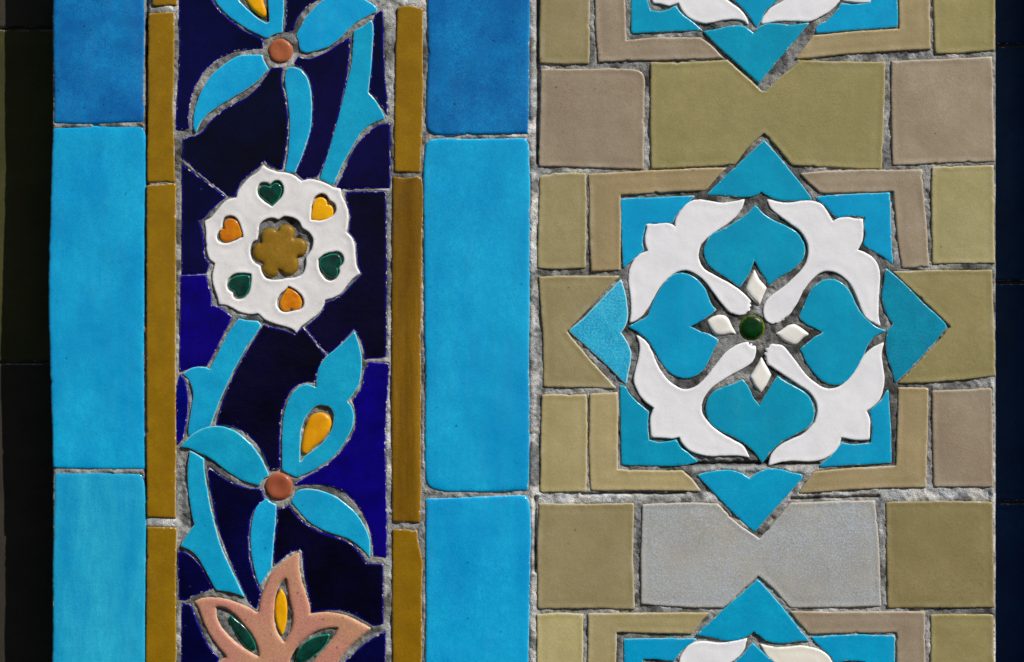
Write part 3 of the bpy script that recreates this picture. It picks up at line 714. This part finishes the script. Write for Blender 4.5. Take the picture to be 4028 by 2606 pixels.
s3 = thing('star_medallion', 2970, 2580, 'turquoise star of which only the upper tip shows, at the photo\'s bottom edge', 'star medallion', GST)
part(s3, 'point', 'K', '1765,893c 1880,1020 2020,1190 2165,1372c 2080,1375 1960,1388 1860,1380 1790,1350 1728,1300c 1680,1335 1600,1365 1500,1368 1400,1345 1280,1325c 1450,1165 1620,1010', 'turquoise_star', r=5.5, z=3.)
part(s3, 'corner', 'K', '712,1362c 1000,1358 1275,1358c 1200,1410 1140,1470 1100,1530c 1040,1525 950,1512 855,1515c 850,1690c 712,1690c', 'turquoise_star', **PT)
part(s3, 'petal', 'K', '1130,1690c 1145,1560 1150,1510 1190,1440 1250,1395 1330,1380 1450,1392 1560,1380 1675,1355c 1650,1440 1590,1510 1500,1570 1380,1690c', 'white_glaze', **PET)
part(s3, 'leaf', 'K', '1725,1392c 1770,1440 1850,1510 1960,1560 2060,1690c 1440,1690c 1560,1560 1640,1490 1695,1420', 'turquoise_star', **LF)
part(s3, 'petal', 'K', '1785,1400c 1900,1425 2000,1425 2100,1415 2200,1430 2290,1470 2345,1540 2370,1690c 1990,1690c 1900,1555 1830,1480', 'cream_glaze', label='cream coloured petal', **PET)
part(s3, 'corner', 'L', '710,1345c 1000,1330 1360,1335c 1360,1690c 1150,1690c 1135,1535c 1010,1525 890,1540c 840,1470 770,1410', 'turquoise_star', **PT)

# ================================================================== MORTAR BED OF THE PILLAR
X0, X1, Y0, Y1 = 205., 3918., -480., 2726.
DEPTH = 250.
st = 5.
xs = np.arange(X0, X1 + st * .5, st)
ys = np.arange(Y0, Y1 + st * .5, st)
gx, gy = np.meshgrid(xs, ys)
h = -6.0 + 4.5 * (fbm(gx / 130., gy / 130. + 9) - .5) * 2 + 4. * (fbm(gx / 30. + 40, gy / 30.) - .5) * 2 - 4.0 * np.clip((fbm(gx / 48. + 11, gy / 48. + 61) - .56) / .1, 0, 1) + 2.8 * (fbm(gx / 9., gy / 9. + 77, 2) - .5) * 2
shade = .245 + .17 * (fbm(gx / 160. + 3, gy / 160.) - .5) * 2


def sdist(x0, y0, x1, y1):
    dx, dy = x1 - x0, y1 - y0
    t = np.clip(((gx - x0) * dx + (gy - y0) * dy) / (dx * dx + dy * dy), 0, 1)
    wig = 9 * (fbm(gx / 45. + x0, gy / 45.) - .5)
    return np.hypot(gx - x0 - t * dx, gy - y0 - t * dy + wig)


def groove(sheet, x0, y0, x1, y1, w, dh, ds=0.):
    global h, shade
    ox, oy, k = SHEET[sheet]
    g = np.exp(-(sdist(ox + x0 * k, oy + y0 * k, ox + x1 * k, oy + y1 * k) / w) ** 2)
    h = h + dh * g
    shade = shade + ds * g


# the star panel was pointed with a darker, deeper mortar
dark = np.exp(-(((gx - 2957) / 560.) ** 4 + ((gy - 1290) / 520.) ** 4))
shade -= .11 * dark
h += 1.0 * dark
strip = np.clip((gx - 690) / 20., 0, 1) * np.clip((1560 - gx) / 20., 0, 1)
h += 1.5 * strip
shade -= .03 * strip
top = np.clip((gx - 2250) / 200., 0, 1) * np.clip((1900 - gy) / 200., 0, 1)
shade -= .05 * top
# pale washed joints, and cracks cut deeper and darker
groove('S', 2098, -100, 2098, 2700, 16, 6, .22)
groove('S', 2116, 0, 2116, 640, 7, -20, -.12)
groove('S', 2106, 1960, 2106, 2250, 6, -20, -.12)
groove('S', 2110, 1946, 3900, 1942, 26, 1, .18)
groove('K', 380, 212, 1180, 208, 5, -24, -.2)  # shadow gap: cut deep, its shade also darkened into the mortar tone
groove('G', 1200, 1195, 2200, 1190, 12, 8, .22)
groove('G', 1240, 1150, 1900, 1140, 6, -18, -.16)
groove('G', 1900, 1150, 2240, 1145, 5, -16, -.14)
groove('L', 550, 255, 1240, 235, 5, -16, -.12)
groove('D', 30, 440, 270, 440, 18, 7, .2)
groove('A', 60, 75, 260, 70, 14, 4, .15)
groove('A', 2010, 20, 2200, 25, 14, 6, .1)
groove('A', 1940, 0, 1960, 1500, 14, 2, .03)
groove('C', 1935, 0, 1930, 1500, 14, 3, .2)
groove('D', 1930, 0, 1930, 1540, 16, 1, .06)
groove('D', 300, -100, 300, 600, 18, -6, .08)
groove('D', 2235, 190, 2380, 190, 12, 4, .12)
groove('S', 3905, 1500, 3908, 2700, 10, 9, .3)  # pale pillar edge; its sunlit brightness is put into the mortar tone
groove('S', 205, 490, 560, 488, 7, 2, .1)
groove('S', 1680, 536, 2080, 534, 7, 2, .14)
dirt = np.clip((fbm(gx / 55. + 70, gy / 55. + 2, 4) - .54) / .1, 0, 1)
pale = np.clip((fbm(gx / 75. + 20, gy / 75. + 52, 4) - .56) / .08, 0, 1)
shade = shade * (1 - .55 * dirt) + .12 * pale
shade = np.clip(shade * (1 + .7 * (fbm(gx / 14., gy / 14. + 3) - .5)), .04, .6)
# joints between the dark tiles are wiped nearly flush and pale
for a in (('A', 310, 1255, 690, 1545), ('B', 1595, 275, 1925, 270), ('B', 300, 938, 505, 936), ('C', 1270, 132, 1448, 352), ('C', 1760, 390, 1930, 385)):
    groove(*a, 9, 3, .12)
groove('S', 577, -100, 577, 1280, 7, -20, -.2)  # ochre bars' cast shadow: joint sunk and the shade tinted into the mortar
groove('S', 577, 1780, 577, 2000, 7, -18, -.2)  # lower stretch of the same tinted-in bar shadow
for O, H in ALL:
    for hp in H:
        lo_, hi_ = hp.min(0) - 2, hp.max(0) + 2
        m = (gx > lo_[0]) & (gx < hi_[0]) & (gy > lo_[1]) & (gy < hi_[1])
        idx = np.argwhere(m)
        ins = inside(np.c_[gx[m], gy[m]], hp)
        h[m] -= 5. * ins
        shade[m] -= .06 * ins
# soft outer arris of the pillar
ed = np.minimum(gx - X0, X1 - gx)
h -= 10 * np.exp(-ed / 5.)
h = np.clip(h, -33, 1.)
# the bed lies lower under every piece than in the joints
under = np.zeros(gx.shape, bool)
for O, H in ALL:
    lo_, hi_ = O.min(0), O.max(0)
    a0, a1 = np.searchsorted(xs, [lo_[0], hi_[0]])
    b0, b1 = np.searchsorted(ys, [lo_[1], hi_[1]])
    if a1 <= a0 or b1 <= b0:
        continue
    q = np.c_[gx[b0:b1, a0:a1].ravel(), gy[b0:b1, a0:a1].ravel()]
    ins = inside(q, O)
    for hp in H:
        ins &= ~inside(q, hp)
    under[b0:b1, a0:a1] |= ins.reshape(b1 - b0, a1 - a0)
deep_in = under.copy()
for _ in range(2):
    e0 = deep_in.copy()
    for ax in (0, 1):
        for sh_ in (1, -1):
            e0 &= np.roll(deep_in, sh_, ax)
    deep_in = e0
h = np.where(deep_in, np.minimum(h, -18.), np.where(under, np.minimum(h, -9.), 0) + np.where(under, 0, 1) * np.minimum(h, -1.6 + 4.6 * (gx > 3850)))
nx, ny = len(xs), len(ys)
co = np.stack([(gx - 2014) * S, -h * S, (1303 - gy) * S], -1).reshape(-1, 3)
i = np.arange(nx * ny).reshape(ny, nx)
q = np.stack([i[:-1, :-1], i[1:, :-1], i[1:, 1:], i[:-1, 1:]], -1).reshape(-1, 4)
loop = np.r_[i[0], i[1:, -1], i[-1, -2::-1], i[-2:0:-1, 0]]
nb = len(loop)
back = co[loop].copy()
back[:, 1] = DEPTH * S
co = np.r_[co, back]
k = np.arange(nb)
side = np.stack([loop, np.roll(loop, -1), nx * ny + np.roll(k, -1), nx * ny + k], -1)
F = np.r_[q, side]
me = bpy.data.meshes.new('mortar_pillar')
me.vertices.add(len(co))
me.vertices.foreach_set('co', co.ravel())
me.loops.add(F.size)
me.loops.foreach_set('vertex_index', F.ravel().astype(np.int32))
me.polygons.add(len(F))
me.polygons.foreach_set('loop_start', np.arange(0, F.size, 4, dtype=np.int32))
me.polygons.foreach_set('use_smooth', np.r_[np.ones(len(q), bool), np.zeros(len(side), bool)])
me.update(calc_edges=True)
me.validate()
at = me.attributes.new('shade', 'FLOAT', 'POINT')
at.data.foreach_set('value', np.r_[shade.ravel(), np.full(nb, .4)].astype(np.float32))
me.materials.append(MORTAR)
bed = bpy.data.objects.new('mortar_pillar', me)
COL.objects.link(bed)
tag(bed, 'sandy grey mortar of the pillar showing in the joints between all the tiles', 'pillar')

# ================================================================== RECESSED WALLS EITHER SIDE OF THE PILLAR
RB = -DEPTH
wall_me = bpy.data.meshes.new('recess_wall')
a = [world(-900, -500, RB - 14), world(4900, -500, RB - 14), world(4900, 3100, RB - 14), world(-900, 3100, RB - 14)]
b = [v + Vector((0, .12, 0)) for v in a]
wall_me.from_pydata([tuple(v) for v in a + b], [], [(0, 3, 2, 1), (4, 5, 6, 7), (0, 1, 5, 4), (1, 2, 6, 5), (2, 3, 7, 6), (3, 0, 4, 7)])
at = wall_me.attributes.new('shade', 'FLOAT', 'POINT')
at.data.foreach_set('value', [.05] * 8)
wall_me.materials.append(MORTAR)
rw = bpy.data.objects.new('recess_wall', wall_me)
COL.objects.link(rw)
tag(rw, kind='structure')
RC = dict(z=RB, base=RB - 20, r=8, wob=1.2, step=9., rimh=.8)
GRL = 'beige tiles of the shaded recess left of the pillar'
piece('recess_tile', 'S', '-380,-330c 260,-330c 260,78c -380,78c', 'shade_darkened_brown', 'shaded olive tile at the top of the recess left of the pillar', 'mosaic tile', GRL, **RC)
piece('recess_tile', 'S', '-380,92c 260,92c 260,1424c -380,1424c', 'shade_darkened_olive', 'tall olive tile in the recess left of the pillar, sunlit only at its edge', 'mosaic tile', GRL, **RC)
piece('recess_tile', 'S', '-380,1438c 260,1438c 260,2780c -380,2780c', 'shade_darkened_brown', 'taupe tile low in the recess left of the pillar, sunlit only at its edge', 'mosaic tile', GRL, **RC)
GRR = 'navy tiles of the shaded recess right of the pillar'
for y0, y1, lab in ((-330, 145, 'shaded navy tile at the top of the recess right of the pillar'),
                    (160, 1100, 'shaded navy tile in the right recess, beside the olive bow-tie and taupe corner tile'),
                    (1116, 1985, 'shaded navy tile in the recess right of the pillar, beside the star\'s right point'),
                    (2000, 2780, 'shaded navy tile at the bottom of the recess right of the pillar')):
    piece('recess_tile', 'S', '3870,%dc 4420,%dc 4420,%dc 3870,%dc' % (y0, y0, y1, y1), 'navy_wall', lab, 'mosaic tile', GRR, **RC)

# the next pillar along, just outside the photograph, which keeps the right recess in shadow
nm = bpy.data.meshes.new('neighbour_pillar')
a = [world(4096, -500, -8), world(4900, -500, -8), world(4900, 3100, -8), world(4096, 3100, -8)]
b = [v + Vector((0, (DEPTH + 6) * S, 0)) for v in a]
nm.from_pydata([tuple(v) for v in a + b], [], [(0, 3, 2, 1), (4, 5, 6, 7), (0, 1, 5, 4), (1, 2, 6, 5), (2, 3, 7, 6), (3, 0, 4, 7)])
at = nm.attributes.new('shade', 'FLOAT', 'POINT')
at.data.foreach_set('value', [.3] * 8)
nm.materials.append(MORTAR)
npil = bpy.data.objects.new('neighbour_pillar', nm)
COL.objects.link(npil)
tag(npil, 'plain mortar pillar beyond the dark recess on the right', 'pillar')

for o in COL.objects:
    if '_w' in o:
        del o['_w']

# ================================================================== LIGHT
e = math.radians(33.)
sx, sz = .638, .77
v = Vector((sx * math.cos(e), -math.sin(e), sz * math.cos(e))).normalized()      # towards the sun
sun = bpy.data.lights.new('sun', 'SUN')
sun.energy = 5.0
sun.angle = math.radians(.5)
sun.color = (1., .965, .91)
so = bpy.data.objects.new('sun', sun)
COL.objects.link(so)
so.rotation_euler = v.to_track_quat('Z', 'Y').to_euler()
w = bpy.data.worlds.new('World')
scene.world = w
w.use_nodes = True
nt = w.node_tree
bg = nt.nodes['Background']
sky = nt.nodes.new('ShaderNodeTexSky')
sky.sky_type = 'NISHITA'
sky.sun_disc = False
sky.sun_elevation = math.asin(v.z)
sky.sun_rotation = math.atan2(v.x, v.y)
nt.links.new(sky.outputs[0], bg.inputs[0])
bg.inputs[1].default_value = .05

# ================================================================== CAMERA
cam = bpy.data.cameras.new('camera')
co_ = bpy.data.objects.new('camera', cam)
COL.objects.link(co_)
dist = 1.6
cam.sensor_width = 36.
cam.lens = 36. * dist / (4028 * S)
cam.clip_start = .05
cam.clip_end = 100.
co_.location = (0, -dist, 0)
co_.rotation_euler = (math.radians(90), 0, 0)
scene.camera = co_
scene.view_settings.view_transform = 'Standard'
scene.view_settings.look = 'None'
scene.view_settings.exposure = 0
